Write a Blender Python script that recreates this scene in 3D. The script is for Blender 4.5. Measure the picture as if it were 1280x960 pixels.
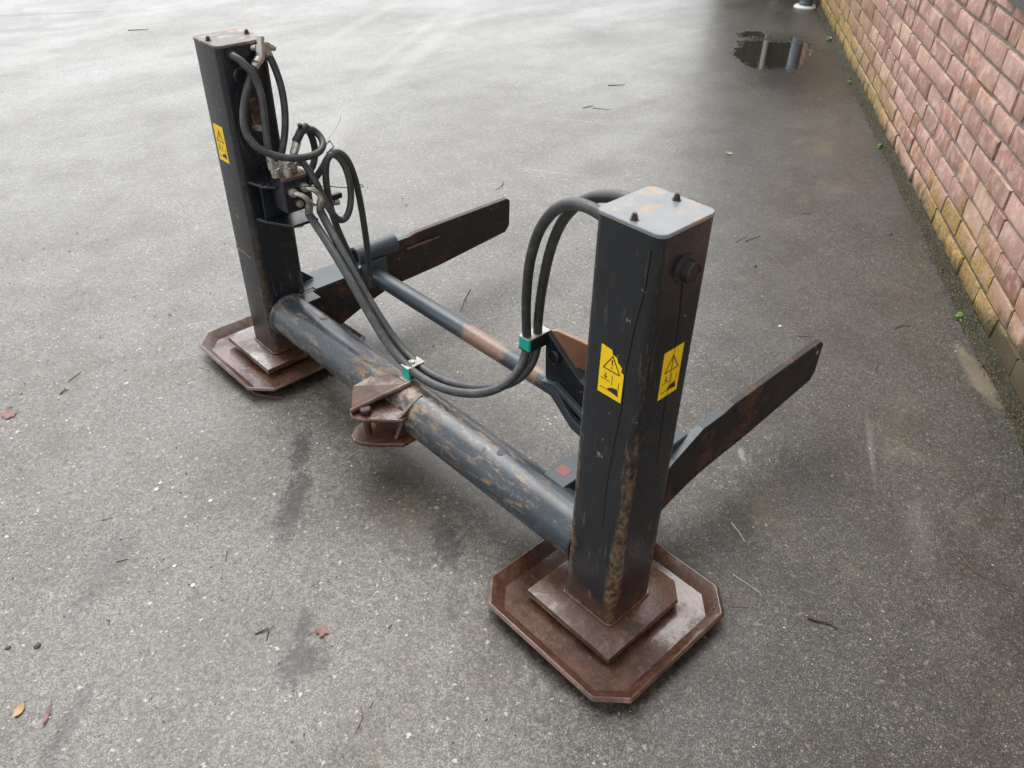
import bpy, bmesh, math, random
from mathutils import Vector, Matrix, noise as mnoise
R_ = math.radians
random.seed(7)
scene = bpy.context.scene
for o in list(bpy.data.objects): bpy.data.objects.remove(o)
COL = scene.collection

# ------------------------------------------------------------------ camera
CAM = Vector((-1.16212, -0.82519, 1.77846))
RIGHT = Vector((0.72755581, -0.6858729, 0.01552145))
UP = Vector((0.40027117, 0.44275421, 0.80234139))
FWD = Vector((0.5571764, 0.57753535, -0.59666354))
cam_data = bpy.data.cameras.new('camera')
cam = bpy.data.objects.new('camera', cam_data); COL.objects.link(cam)
cam.matrix_world = Matrix(((RIGHT.x, UP.x, -FWD.x, CAM.x), (RIGHT.y, UP.y, -FWD.y, CAM.y), (RIGHT.z, UP.z, -FWD.z, CAM.z), (0, 0, 0, 1)))
cam_data.sensor_width = 36; cam_data.lens = 36*1007.4/1280
cam_data.clip_start = 0.05; cam_data.clip_end = 500
scene.camera = cam

# ------------------------------------------------------------------ sky, sun, exposure
SUN_EL, SUN_AZ = R_(60), R_(75)          # azimuth measured in the XY plane from +X
world = bpy.data.worlds.new('World'); scene.world = world; world.use_nodes = True
wn = world.node_tree.nodes; wl = world.node_tree.links; wn.clear()
wo = wn.new('ShaderNodeOutputWorld'); wb = wn.new('ShaderNodeBackground'); sky = wn.new('ShaderNodeTexSky')
sky.sky_type = 'NISHITA'; sky.sun_disc = False; sky.sun_elevation = SUN_EL; sky.sun_rotation = math.pi/2 - SUN_AZ
sky.air_density = 1.0; sky.dust_density = 1.5; sky.ozone_density = 1.0
hs = wn.new('ShaderNodeHueSaturation'); hs.inputs['Saturation'].default_value = 0.14
wl.new(sky.outputs[0], hs.inputs['Color']); wl.new(hs.outputs[0], wb.inputs[0]); wl.new(wb.outputs[0], wo.inputs[0])
wb.inputs[1].default_value = 0.15
sd = bpy.data.lights.new('sun', 'SUN'); sd.energy = 1.1; sd.angle = R_(50); sd.color = (1, .97, .93)
sun = bpy.data.objects.new('sun', sd); COL.objects.link(sun)
sdir = Vector((math.cos(SUN_AZ)*math.cos(SUN_EL), math.sin(SUN_AZ)*math.cos(SUN_EL), math.sin(SUN_EL)))
sun.rotation_euler = sdir.to_track_quat('Z', 'Y').to_euler()
vs = scene.view_settings
vs.view_transform = 'Standard'; vs.look = 'None'; vs.gamma = 1; vs.use_curve_mapping = False
vs.exposure = 1.22
scene.render.engine = 'CYCLES'
scene.cycles.use_denoising = True
scene.cycles.use_adaptive_sampling = True; scene.cycles.adaptive_threshold = 0.02
scene.cycles.max_bounces = 6

# ------------------------------------------------------------------ material kit
class NT:
    def __init__(s, name):
        s.m = bpy.data.materials.new(name); s.m.use_nodes = True
        s.t = s.m.node_tree; s.t.nodes.clear()
        s.out = s.t.nodes.new('ShaderNodeOutputMaterial'); s.b = s.t.nodes.new('ShaderNodeBsdfPrincipled')
        s.t.links.new(s.b.outputs[0], s.out.inputs[0])
    def set(s, sock, v):
        if hasattr(v, 'is_output') or isinstance(v, bpy.types.NodeSocket): s.t.links.new(v, sock)
        else:
            if isinstance(v, (tuple, list)) and len(v) == 3 and sock.type == 'RGBA': v = (*v, 1)
            sock.default_value = v
    def n(s, typ, **kw):
        nd = s.t.nodes.new(typ)
        for k, v in kw.items(): setattr(nd, k, v)
        return nd
    def objc(s): return s.n('ShaderNodeTexCoord').outputs['Object']
    def pos(s): return s.n('ShaderNodeNewGeometry').outputs['Position']
    def mapping(s, v, scale=(1, 1, 1), rot=(0, 0, 0), loc=(0, 0, 0)):
        m = s.n('ShaderNodeMapping'); s.set(m.inputs[0], v); m.inputs[1].default_value = loc; m.inputs[2].default_value = rot; m.inputs[3].default_value = scale
        return m.outputs[0]
    def noise(s, v, scale, detail=3, rough=.55, dist=0, col=False):
        m = s.n('ShaderNodeTexNoise'); s.set(m.inputs['Vector'], v); m.inputs['Scale'].default_value = scale
        m.inputs['Detail'].default_value = detail; m.inputs['Roughness'].default_value = rough; m.inputs['Distortion'].default_value = dist
        return m.outputs['Color' if col else 'Fac']
    def vor(s, v, scale, feature='F1', rnd=1.0):
        m = s.n('ShaderNodeTexVoronoi', feature=feature); s.set(m.inputs['Vector'], v); m.inputs['Scale'].default_value = scale
        m.inputs['Randomness'].default_value = rnd
        return m
    def ramp(s, f, a, b, lo=0.0, hi=1.0):
        m = s.n('ShaderNodeMapRange', interpolation_type='SMOOTHSTEP'); s.set(m.inputs[0], f)
        m.inputs[1].default_value = a; m.inputs[2].default_value = b; m.inputs[3].default_value = lo; m.inputs[4].default_value = hi
        return m.outputs[0]
    def math(s, op, a, b=0.0, clamp=False):
        m = s.n('ShaderNodeMath', operation=op, use_clamp=clamp); s.set(m.inputs[0], a); s.set(m.inputs[1], b)
        return m.outputs[0]
    def mix(s, f, a, b, mode='MIX'):
        m = s.n('ShaderNodeMix', data_type='RGBA', blend_type=mode); s.set(m.inputs[0], f); s.set(m.inputs[6], a); s.set(m.inputs[7], b)
        return m.outputs[2]
    def mixf(s, f, a, b):
        m = s.n('ShaderNodeMix', data_type='FLOAT'); s.set(m.inputs[0], f); s.set(m.inputs[2], a); s.set(m.inputs[3], b)
        return m.outputs[0]
    def xyz(s, v):
        m = s.n('ShaderNodeSeparateXYZ'); s.set(m.inputs[0], v); return m.outputs
    def bump(s, h, strength=.5, dist=.002, prev=None):
        m = s.n('ShaderNodeBump'); m.inputs['Strength'].default_value = strength; m.inputs['Distance'].default_value = dist
        s.set(m.inputs['Height'], h)
        if prev is not None: s.set(m.inputs['Normal'], prev)
        return m.outputs[0]
    def fin(s, col, rough, normal=None, metal=0.0, spec=None):
        s.set(s.b.inputs['Base Color'], col); s.set(s.b.inputs['Roughness'], rough); s.set(s.b.inputs['Metallic'], metal)
        if normal is not None: s.set(s.b.inputs['Normal'], normal)
        if spec is not None: s.set(s.b.inputs['Specular IOR Level'], spec)
        return s.m

def mat_asphalt():
    k = NT('worn_asphalt'); p = k.pos()
    big = k.noise(p, .9, 4, .6); mid = k.noise(p, 5, 4, .6); fine = k.noise(p, 60, 3, .7); grain = k.noise(p, 330, 2, .8)
    warp = k.noise(p, 7, 3, .6)
    streak = k.noise(k.mapping(p, (.45, 1.5, 1), (0, 0, R_(30))), 1.1, 5, .62, .4)
    x, y, z = k.xyz(p)
    # finer lane by the wall; its dark colour also paints in the wall's shade
    lane = k.ramp(k.math('ADD', k.math('ADD', k.math('MULTIPLY', x, .58), k.math('MULTIPLY', y, -.82)), k.math('MULTIPLY', k.math('SUBTRACT', mid, .5), .5)), -.30, .50)
    base = k.mix(big, (.086, .081, .069), (.150, .142, .123))
    base = k.mix(k.ramp(mid, .35, .7), base, k.mix(.55, base, (.085, .074, .058)))
    base = k.mix(k.math('MULTIPLY', lane, .85), base, (.023, .0200, .0158))
    base = k.mix(k.ramp(streak, .55, .75, 0, .5), base, (.125, .121, .113))
    # aggregate: pale, dark and tan stones showing in the surface
    pw = k.mix(.018, p, k.noise(p, 90, 2, .6, col=True))
    def chips(scale, keep, size, col, base, dens):
        v = k.vor(pw, scale); r = k.xyz(v.outputs['Color'])
        m = k.math('MULTIPLY', k.math('LESS_THAN', r[0], keep), k.ramp(v.outputs['Distance'], size, size*.6))
        m = k.math('MULTIPLY', m, dens)
        return k.mix(m, base, col), m
    base = k.mix(k.ramp(grain, .44, .66), base, k.mix(.75, base, (.022, .021, .020)))
    base = k.mix(k.ramp(grain, .50, .33, 0, .75), base, (.24, .228, .205))
    for sc_, am in ((230, .46), (100, .26)):
        cell = k.xyz(k.vor(p, sc_).outputs['Color'])[0]
        g_ = k.ramp(cell, 0, 1, 1-am*.75, 1+am)
        cb = k.n('ShaderNodeCombineXYZ'); [k.set(cb.inputs[i_], g_) for i_ in range(3)]
        base = k.mix(1.0, base, cb.outputs[0], 'MULTIPLY')
    base, c3 = chips(150, .20, .42, (.27, .255, .225), base, .7)
    base, c4 = chips(110, .12, .45, (.03, .03, .03), base, .8)
    left = k.math('SUBTRACT', 1.0, k.math('MULTIPLY', lane, .8))
    base, c1 = chips(75, .07, .38, (.35, .335, .30), base, left)
    base, c2 = chips(40, .022, .26, (.42, .40, .35), base, left)
    base, c5 = chips(60, .05, .40, (.25, .205, .145), base, .6)
    # stains, damp and painted contact shade with their own outlines
    bn = k.math('SUBTRACT', k.noise(p, 38, 6, .86), .5)
    def blob(cx, cy, rx, ry, ang, soft=.5, amp=.9):
        m = k.n('ShaderNodeMapping', vector_type='TEXTURE'); k.set(m.inputs[0], p)
        m.inputs[1].default_value = (cx, cy, 0); m.inputs[2].default_value = (0, 0, R_(ang)); m.inputs[3].default_value = (rx, ry, 1e3)
        ln = k.n('ShaderNodeVectorMath', operation='LENGTH'); k.set(ln.inputs[0], m.outputs[0])
        d = k.math('ADD', ln.outputs['Value'], k.math('MULTIPLY', bn, amp*3.2))
        return k.ramp(d, 1.0, 1.0-soft)
    oil = None
    for (cx, cy, rx, ry, a, st) in ((-.42, .90, .19, .05, 46, .95), (-.27, 1.10, .13, .04, 50, .9), (-.70, .40, .085, .065, 10, .95), (-.635, .49, .07, .026, 52, .9),
                                    (-.18, .46, .12, .055, 60, .95), (-1.2, .61, .16, .03, 42, .6), (-.30, .28, .09, .03, 60, .45), (-.95, 1.02, .20, .07, 40, .35),
                                    (.858, 7.5, .55, .12, -28, .75), (1.25, 8.0, .7, .06, -28, .9)):
        b = k.math('MULTIPLY', blob(cx, cy, rx, ry, a), st)
        oil = b if oil is None else k.math('MAXIMUM', oil, b)
    base = k.mix(oil, base, k.mix(1.0, base, k.mix(k.ramp(bn, -.12, .14), (.12, .12, .125), (.45, .45, .46)), 'MULTIPLY'))
    damp = k.math('MAXIMUM', blob(.02, .90, .75, .26, 85, .8, .6), blob(.0, .02, .46, .42, 0, .7, .5))  # damp under the tube; the pad blobs also paint in contact shadow
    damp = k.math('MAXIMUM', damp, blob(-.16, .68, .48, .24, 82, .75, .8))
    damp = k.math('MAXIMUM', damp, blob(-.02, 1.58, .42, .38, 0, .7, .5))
    wet_contact_shade = k.math('MAXIMUM', blob(.0, .0, .34, .33, 0, .35, .25), blob(-.0, 1.651, .34, .33, 0, .35, .25))  # contact shadow and wet line round the pads, painted into the base
    base = k.mix(k.math('MULTIPLY', wet_contact_shade, .6), base, (.014, .011, .008))
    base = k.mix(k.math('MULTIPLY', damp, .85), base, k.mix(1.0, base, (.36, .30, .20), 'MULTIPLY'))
    # cement smear and silt at the foot of the wall
    cem = k.math('MAXIMUM', blob(1.850, -.255, .27, .05, 42, .5, .75), k.math('MULTIPLY', blob(2.9, .42, .5, .02, 36, .6, .9), .7))
    base = k.mix(k.math('MULTIPLY', cem, .65), base, (.22, .19, .135))
    base = k.mix(k.ramp(k.noise(p, 3.1, 5, .68), .46, .62, 0, .55), base, k.mix(1.0, base, (.62, .57, .50), 'MULTIPLY'))
    tan = k.ramp(k.noise(p, 2.3, 5, .70), .54, .74, 0, .26)
    base = k.mix(k.math('MULTIPLY', tan, lane), base, (.22, .19, .115))
    pale = None
    for (cx, cy, rx, ry, a, st) in ((1.15, -.18, .27, .014, 31, .22), (.90, -.46, .22, .05, 28, .12), (.80, .10, .05, .015, 45, .6), (3.3, 5.9, 1.1, .10, 31, .28), (3.1, 4.75, 1.9, .13, 34, .28), (3.3, 5.15, 1.9, .06, 34, .22),
                                    (2.83, 2.73, .28, .008, -60, .6), (2.05, 2.25, .24, .008, -60, .6), (1.2, 3.4, 1.2, .18, 40, .3)):
        b = k.math('MULTIPLY', blob(cx, cy, rx, ry, a, .7, .8), st); pale = b if pale is None else k.math('MAXIMUM', pale, b)
    base = k.mix(pale, base, (.30, .29, .255))
    puddle_wet = blob(5.15, 2.50, 1.55, .62, 35.5, .8, .35)
    base = k.mix(k.math('MULTIPLY', puddle_wet, .85), base, (.016, .014, .012))
    # a wet film that lies unevenly: this is what mirrors the sky
    film = k.ramp(k.math('ADD', k.math('MULTIPLY', streak, .6), k.math('MULTIPLY', big, .4)), .30, .68)
    rough = k.mixf(film, .46, .30)
    rough = k.math('ADD', rough, k.math('MULTIPLY', k.math('SUBTRACT', fine, .5), .25))
    rough = k.math('SUBTRACT', rough, k.math('MULTIPLY', damp, .06))
    rough = k.math('SUBTRACT', rough, k.math('MULTIPLY', puddle_wet, .14), True)
    h = k.math('ADD', k.math('MULTIPLY', grain, .9), k.math('MULTIPLY', fine, .8))
    h = k.math('ADD', h, k.math('MULTIPLY', k.math('ADD', c1, c2), .25))
    nb = k.bump(h, .55, .0035)
    nb = k.bump(mid, .25, .004, nb)
    k.set(k.b.inputs['Coat Weight'], k.mixf(film, .46, .72)); k.b.inputs['Coat IOR'].default_value = 1.36
    k.set(k.b.inputs['Coat Roughness'], k.math('SUBTRACT', k.math('ADD', k.mixf(film, .34, .29), k.math('MULTIPLY', k.math('SUBTRACT', fine, .5), .16)), k.math('MULTIPLY', puddle_wet, .17)))
    k.set(k.b.inputs['Coat Normal'], k.bump(h, .16, .0035))
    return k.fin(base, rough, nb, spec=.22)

def mat_brick():
    k = NT('old_brick'); p = k.pos(); x, y, z = k.xyz(p)
    r = k.n('ShaderNodeObjectInfo').outputs['Random']
    r2 = k.math('FRACT', k.math('MULTIPLY', r, 7.31))
    n1 = k.noise(p, 14, 4, .65); n2 = k.noise(p, 70, 3, .7); n3 = k.noise(p, 4, 3, .6); n4 = k.noise(p, 260, 2, .7)
    c = k.mix(r, (.27, .145, .108), (.45, .295, .235))
    c = k.mix(k.ramp(r2, .0, .22, .7, 0), c, (.27, .125, .085))
    c = k.mix(k.ramp(r2, .80, .98, 0, .5), c, (.40, .26, .16))
    c = k.mix(k.ramp(k.noise(p, 17, 5, .62), .44, .66, 0, .60), c, (.55, .42, .36))
    c = k.mix(k.ramp(n1, .50, .28, 0, .55), c, (.38, .175, .13))
    c = k.mix(k.ramp(n2, .58, .70, 0, .6), c, (.20, .12, .095))
    c = k.mix(k.ramp(n4, .60, .75, 0, .5), c, (.62, .52, .45))
    # bloom of lime and, further along, a browner tint
    c = k.mix(k.ramp(k.noise(k.mapping(p, (1, 1, .35)), 9, 6, .75), .57, .70, 0, .45), c, (.58, .51, .44))
    along = k.math('ADD', k.math('MULTIPLY', k.math('SUBTRACT', x, 1.56), .8146), k.math('MULTIPLY', k.math('ADD', y, .526), .58))
    far_brown = k.ramp(k.math('ADD', along, k.math('MULTIPLY', k.math('SUBTRACT', n3, .5), 1.4)), 3.4, 4.9, 0, .72)
    c = k.mix(far_brown, c, k.mix(n1, (.15, .095, .05), (.30, .20, .11)))
    # yellow-green algae on the lowest courses
    zz = k.math('ADD', z, k.math('MULTIPLY', k.math('SUBTRACT', n3, .5), .75))
    alg = k.math('MULTIPLY', k.ramp(zz, .34, .12), k.math('MAXIMUM', k.math('MULTIPLY', k.ramp(along, .3, .7), k.ramp(along, 2.1, 1.6)), k.math('MAXIMUM', k.ramp(along, 2.7, 3.3, .18, .9), .18)))
    c = k.mix(k.math('MULTIPLY', alg, k.ramp(n1, .25, .6, .35, .92)), c, k.mix(k.ramp(n2, .35, .65), (.16, .105, .022), (.42, .29, .075)))
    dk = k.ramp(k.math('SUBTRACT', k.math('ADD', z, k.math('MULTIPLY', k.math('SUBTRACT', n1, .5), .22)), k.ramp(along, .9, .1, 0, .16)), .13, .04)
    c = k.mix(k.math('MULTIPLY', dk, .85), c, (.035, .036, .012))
    nb = k.bump(k.math('ADD', n2, k.math('MULTIPLY', n4, .5)), .6, .003); nb = k.bump(n1, .4, .005, nb)
    return k.fin(c, .85, nb, spec=.3)

def mat_mortar():
    k = NT('lime_mortar'); p = k.pos(); x, y, z = k.xyz(p)
    n1 = k.noise(p, 22, 4, .7); n2 = k.noise(p, 120, 3, .7)
    c = k.mix(n1, (.12, .105, .085), (.36, .33, .28)); c = k.mix(k.ramp(n2, .5, .7, 0, .8), c, (.07, .065, .035))
    c = k.mix(k.ramp(k.math('ADD', z, k.math('MULTIPLY', n1, .3)), .55, .15, 0, .8), c, (.05, .05, .018))
    return k.fin(c, .95, k.bump(k.math('ADD', n2, n1), .8, .006), spec=.2)

def mat_moss():
    k = NT('moss_and_silt'); p = k.pos()
    n1 = k.noise(p, 18, 4, .7); n2 = k.noise(p, 130, 3, .7)
    c = k.mix(n1, (.007, .006, .004), (.034, .031, .012)); c = k.mix(k.ramp(n2, .54, .64, 0, .85), c, (.16, .13, .075))
    c = k.mix(k.ramp(k.noise(p, 45, 4, .7), .55, .66, 0, .8), c, (.060, .075, .018))
    c = k.mix(k.ramp(k.noise(p, 3, 3), .5, .7, 0, .7), c, (.055, .045, .03))
    return k.fin(c, .8, k.bump(k.math('ADD', n2, n1), 1, .008), spec=.3)

RUST_D, RUST_M, RUST_L = (.040, .018, .011), (.098, .044, .025), (.19, .088, .042)
def rust_col(k, p):
    a = k.noise(p, 9, 5, .7); b = k.noise(p, 60, 4, .7); d = k.noise(p, 240, 2, .7)
    c = k.mix(k.ramp(a, .35, .68), RUST_D, RUST_M); c = k.mix(k.ramp(b, .5, .72, 0, .7), c, RUST_L)
    return k.mix(k.ramp(d, .55, .75, 0, .6), c, (.03, .015, .012)), a, b, d
def mat_rust(name='wet_rusty_steel', tint=None, wet=.5):
    k = NT(name); p = k.pos(); c, a, b, d = rust_col(k, p)
    if tint: c = k.mix(.55, c, tint)
    r = k.mixf(k.ramp(k.noise(p, 6, 4, .65), .40, .56), .50, .50-.46*wet)
    wf = k.ramp(k.noise(p, 7, 6, .7), .44, .54)
    k.set(k.b.inputs['Coat Weight'], k.math('MULTIPLY', wf, wet*2)); k.b.inputs['Coat Roughness'].default_value = .13; k.b.inputs['Coat IOR'].default_value = 1.4
    k.set(k.b.inputs['Coat Normal'], k.bump(b, .12, .002))
    return k.fin(c, r, k.bump(k.math('ADD', b, k.math('MULTIPLY', d, .6)), .4, .0022), spec=.5)

def mat_paint(name, col=(.011, .0135, .017), corner=0.0, base_rust=0.0, scratch=.35, wear=.2, tanwear=0.0, patch=0, rough=.28, half=(.0825, .08)):
    k = NT(name); p = k.objc(); w = k.pos(); x, y, z = k.xyz(p)
    rc, a, b, d = rust_col(k, w)
    c = k.mix(k.noise(p, 4, 4, .6), tuple(v*.6 for v in col), tuple(v*1.35 for v in col))
    # dusty film and grey scuffs
    c = k.mix(k.ramp(k.noise(p, 11, 5, .7), .54, .78, 0, .30), c, (.035, .039, .042))
    sc = k.noise(k.mapping(p, (60, 60, 7), (.5, .35, 0)), 1.6, 5, .7); sc2 = k.noise(k.mapping(p, (60, 60, 6), (-.6, -.2, .4)), 1.5, 5, .7)
    low = k.math('MULTIPLY', k.ramp(z, .50, .12, .3, 1.15), k.ramp(k.noise(p, 6, 3), .42, .60))
    c = k.mix(k.math('MULTIPLY', k.math('MULTIPLY', k.math('MAXIMUM', k.ramp(sc, .60, .64), k.ramp(sc2, .61, .65)), low), scratch), c, (.24, .205, .16))
    sp = k.vor(k.mix(.05, p, k.noise(p, 40, 3, .7, col=True)), 60); keep = k.math('LESS_THAN', k.xyz(sp.outputs['Color'])[0], .025)
    c = k.mix(k.math('MULTIPLY', k.math('MULTIPLY', keep, k.ramp(sp.outputs['Distance'], .26, .16)), .7), c, (.28, .27, .25))
    worn = k.ramp(k.noise(w, 7, 5, .72), .66-wear*.2, .74-wear*.2)
    if corner > 0:
        e = k.math('ADD', k.math('DIVIDE', k.math('ABSOLUTE', x), half[0]), k.math('DIVIDE', k.math('ABSOLUTE', y), half[1]))
        e = k.math('ADD', e, k.math('MULTIPLY', k.math('SUBTRACT', k.noise(k.mapping(p, (1, 1, .22)), 40, 7, .8), .5), .95))
        e = k.math('ADD', e, k.ramp(z, 1.05, .15, -.16, .07))
        e = k.math('MULTIPLY', k.ramp(e, 1.70, 1.92), corner)
        c = k.mix(e, c, k.mix(k.ramp(b, .35, .62), (.030, .019, .012), (.19, .125, .065)))
    if base_rust > 0:
        q = k.math('ADD', z, k.math('MULTIPLY', k.math('SUBTRACT', a, .5), .22))
        worn = k.math('MAXIMUM', worn, k.ramp(q, base_rust, base_rust*.35))
    c = k.mix(k.math('MULTIPLY', worn, .9), c, rc)
    if tanwear > 0:
        t1 = k.noise(k.mapping(w, (1, .22, 1), (.25, 0, .45)), 62, 8, .80); t2 = k.noise(w, 4.5, 3, .6)
        tm = k.math('MULTIPLY', k.ramp(t1, .52, .60), k.ramp(t2, .36, .60))
        wy_ = k.xyz(w)[1]; cl = k.math('MULTIPLY', k.ramp(k.math('ABSOLUTE', k.math('SUBTRACT', wy_, .87)), .30, .10), k.ramp(k.noise(k.mapping(w, (1, .5, 1), (.2, 0, .5)), 42, 8, .8), .48, .57))
        tm = k.math('MAXIMUM', tm, cl)
        c = k.mix(k.math('MULTIPLY', tm, tanwear), c, k.mix(k.noise(w, 90, 3), (.13, .062, .03), (.38, .27, .155)))
    if patch:
        yy = k.math('ADD', k.xyz(w)[1], k.math('MULTIPLY', k.math('SUBTRACT', k.noise(w, 22, 6, .75), .5), .22))
        pm = k.math('MULTIPLY', k.ramp(yy, .74, .78), k.ramp(yy, .99, .95)); pm = k.math('MAXIMUM', pm, k.math('MULTIPLY', k.ramp(yy, .60, .62), k.ramp(yy, .68, .66)))
        c = k.mix(k.math('MULTIPLY', pm, .85), c, k.mix(k.noise(w, 70, 5, .7), (.12, .065, .042), (.34, .205, .135)))
    r = k.math('ADD', k.mixf(worn, rough, .6), k.math('MULTIPLY', k.math('SUBTRACT', k.noise(p, 18, 4), .5), .30))
    nb = k.bump(k.math('ADD', k.math('MULTIPLY', worn, k.math('ADD', b, d)), k.math('MULTIPLY', k.noise(p, 9, 2), .6)), .35, .0018)
    return k.fin(c, r, nb, spec=.5)

def mat_plain(name, col, rough=.5, var=.25, metal=0.0, scale=40, bump=.15, spec=None, dirt=None):
    k = NT(name); p = k.pos(); n1 = k.noise(p, scale, 4, .65)
    c = k.mix(n1, tuple(v*(1-var) for v in col), tuple(min(1, v*(1+var)) for v in col))
    if dirt: c = k.mix(k.ramp(k.noise(p, scale*.4, 4, .7), .48, .66, 0, .8), c, dirt)
    return k.fin(c, k.math('ADD', rough, k.math('MULTIPLY', k.math('SUBTRACT', n1, .5), .2)), k.bump(n1, bump, .0015), metal, spec)

def mat_top(name='wet_cap_plate', lo=(.13, .14, .145), hi=(.24, .25, .255), r0=.16, st=.85):  # default pale grey puts sky sheen on dark paint into the base colour
    k = NT(name); p = k.objc(); rc, a, b, d = rust_col(k, p)
    c = k.mix(k.noise(p, 14, 4), lo, hi)
    c = k.mix(k.ramp(k.noise(p, 11, 4, .7), .50, .62, 0, st), c, k.mix(b, (.20, .10, .05), (.46, .33, .20)))
    c = k.mix(k.ramp(d, .62, .74, 0, .5), c, (.03, .03, .03))
    return k.fin(c, k.mixf(k.noise(p, 20, 4), r0, r0+.26), k.bump(k.noise(p, 30, 3), .15, .002), spec=.7)

def mat_grit():
    k = NT('loose_grit'); r = k.n('ShaderNodeNewGeometry').outputs['Random Per Island']
    m = k.n('ShaderNodeValToRGB'); k.set(m.inputs[0], r); e = m.color_ramp.elements
    e[0].position = 0; e[0].color = (.035, .034, .032, 1); e[1].position = 1; e[1].color = (.55, .52, .46, 1)
    q = e.new(.45); q.color = (.16, .15, .135, 1); q = e.new(.7); q.color = (.36, .30, .21, 1)
    return k.fin(m.outputs[0], .55)

M = {}
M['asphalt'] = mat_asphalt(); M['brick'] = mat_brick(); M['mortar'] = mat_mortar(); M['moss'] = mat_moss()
M['rust'] = mat_rust(); M['rust_orange'] = mat_rust('flaking_orange_steel', (.36, .17, .085), .2)
M['rust_dark'] = mat_rust('dark_rusty_steel', (.022, .015, .013), .3)
M['post'] = mat_paint('scraped_black_paint', corner=.85, base_rust=.16, scratch=.5, wear=.12)
M['post_far'] = mat_paint('black_paint_far_post', corner=.30, base_rust=.16, scratch=.5, wear=.10)
M['paint'] = mat_paint('black_paint', scratch=.4, wear=.2)
M['tube'] = mat_paint('worn_tube_paint', col=(.030, .041, .052), scratch=.45, wear=.3, tanwear=.85, rough=.3)
M['bluegrey'] = mat_paint('blue_grey_paint', col=(.045, .060, .070), scratch=.25, wear=.12, rough=.42)
M['cross'] = mat_paint('blue_grey_tube_paint', col=(.040, .055, .068), scratch=.3, wear=.12, rough=.38, patch=1)
M['arm'] = mat_paint('rusting_arm_paint', col=(.016, .013, .012), scratch=.12, wear=.62, rough=.5)
M['rubber'] = mat_plain('hose_rubber', (.034, .037, .038), .46, .35, scale=60, dirt=(.075, .075, .070))
M['sleeve'] = mat_plain('dark_hose_sleeve', (.016, .017, .019), .6, .3)
M['zinc'] = mat_plain('dull_zinc', (.46, .45, .40), .36, .25, .7, scale=80, dirt=(.20, .165, .115))
M['brass'] = mat_plain('rusty_block_top', (.14, .07, .045), .55, .4, scale=90)
M['teal'] = mat_plain('teal_plastic', (.005, .33, .26), .4, .15)
M['alu'] = mat_plain('clamp_steel', (.36, .36, .33), .5, .2, .3, dirt=(.2, .18, .14))
M['yellow'] = mat_plain('yellow_film', (.86, .56, .004), .38, .06, scale=30, bump=.05)
M['ink'] = mat_plain('black_ink', (.02, .017, .01), .5, .1)
M['black'] = mat_plain('black_plastic', (.010, .010, .011), .45, .2)
M['tar'] = mat_plain('wet_black_run', (.004, .004, .005), .2, .2)
M['cap'] = mat_top(); M['cap_far'] = mat_top('dirty_cap_plate', (.06, .055, .05), (.13, .12, .11), .40, 1.0); M['red'] = mat_plain('red_primer', (.20, .065, .05), .5, .5, scale=70, dirt=(.06, .075, .085))
M['grit'] = mat_grit()
M['pipe'] = mat_plain('grey_blue_pipe', (.10, .12, .135), .45, .15, scale=12)
M['white'] = mat_plain('dirty_white_paint', (.62, .62, .58), .45, .15, scale=14)
M['concrete'] = mat_plain('concrete', (.40, .38, .34), .85, .25, scale=50)
M['green_paint'] = mat_plain('dark_green_paint', (.018, .035, .026), .4, .25, scale=20)
M['boards'] = mat_plain('dark_brown_boards', (.050, .046, .028), .7, .35, scale=15)
M['glass'] = NT('window_glass').fin((.02, .025, .03), .06, spec=.8)
M['roof'] = mat_plain('roof_felt', (.05, .05, .05), .8, .2)
M['leaf_red'] = mat_plain('red_brown_leaf', (.17, .072, .058), .5, .4, scale=90)
M['litter'] = mat_plain('brown_plant_litter', (.085, .058, .034), .7, .6, scale=60)
M['leaf_pale'] = mat_plain('pale_brown_leaf', (.30, .19, .11), .6, .4, scale=90)
M['leaf_yellow'] = mat_plain('yellow_leaf', (.36, .23, .085), .5, .35, scale=90)
M['twig'] = mat_plain('dark_twig', (.035, .024, .017), .7, .4, scale=120)
M['twig_red'] = mat_plain('red_brown_stalk', (.16, .060, .045), .6, .3, scale=120)
M['straw'] = mat_plain('pale_straw', (.52, .46, .34), .6, .2, scale=120)
M['stone_pale'] = mat_plain('pale_stone', (.58, .55, .47), .6, .15, scale=120)
M['stone_dark'] = mat_plain('dark_stone', (.025, .025, .025), .6, .3, scale=120)
M['weed'] = mat_plain('weed_green', (.13, .26, .045), .5, .35, scale=60)
wk = NT('rain_water'); wk.b.inputs['Transmission Weight'].default_value = 1; wk.b.inputs['IOR'].default_value = 1.33
M['water'] = wk.fin((.75, .74, .68), .07, wk.bump(wk.noise(wk.pos(), 9, 2), .03, .002))

# ------------------------------------------------------------------ geometry kit
def link(name, me, mat=None, parent=None, loc=(0, 0, 0), smooth=False, **props):
    o = bpy.data.objects.new(name, me); COL.objects.link(o); o.location = loc
    if mat is not None and not me.materials: me.materials.append(M[mat])
    if parent is not None: o.parent = parent
    if smooth:
        for f in me.polygons: f.use_smooth = True
    for k, v in props.items(): o[k] = v
    return o
def frombm(bm, smooth_angle=None):
    bmesh.ops.recalc_face_normals(bm, faces=bm.faces)
    me = bpy.data.meshes.new('mesh'); bm.to_mesh(me); bm.free()
    if smooth_angle is not None:
        for f in me.polygons: f.use_smooth = True
        me.set_sharp_from_angle(angle=R_(smooth_angle))
    return me
def empty(name, loc, label, cat, group=None):
    o = bpy.data.objects.new(name, None); COL.objects.link(o); o.location = loc; o.empty_display_size = .1
    o['label'] = label; o['category'] = cat
    if group: o['group'] = group
    return o
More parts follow.
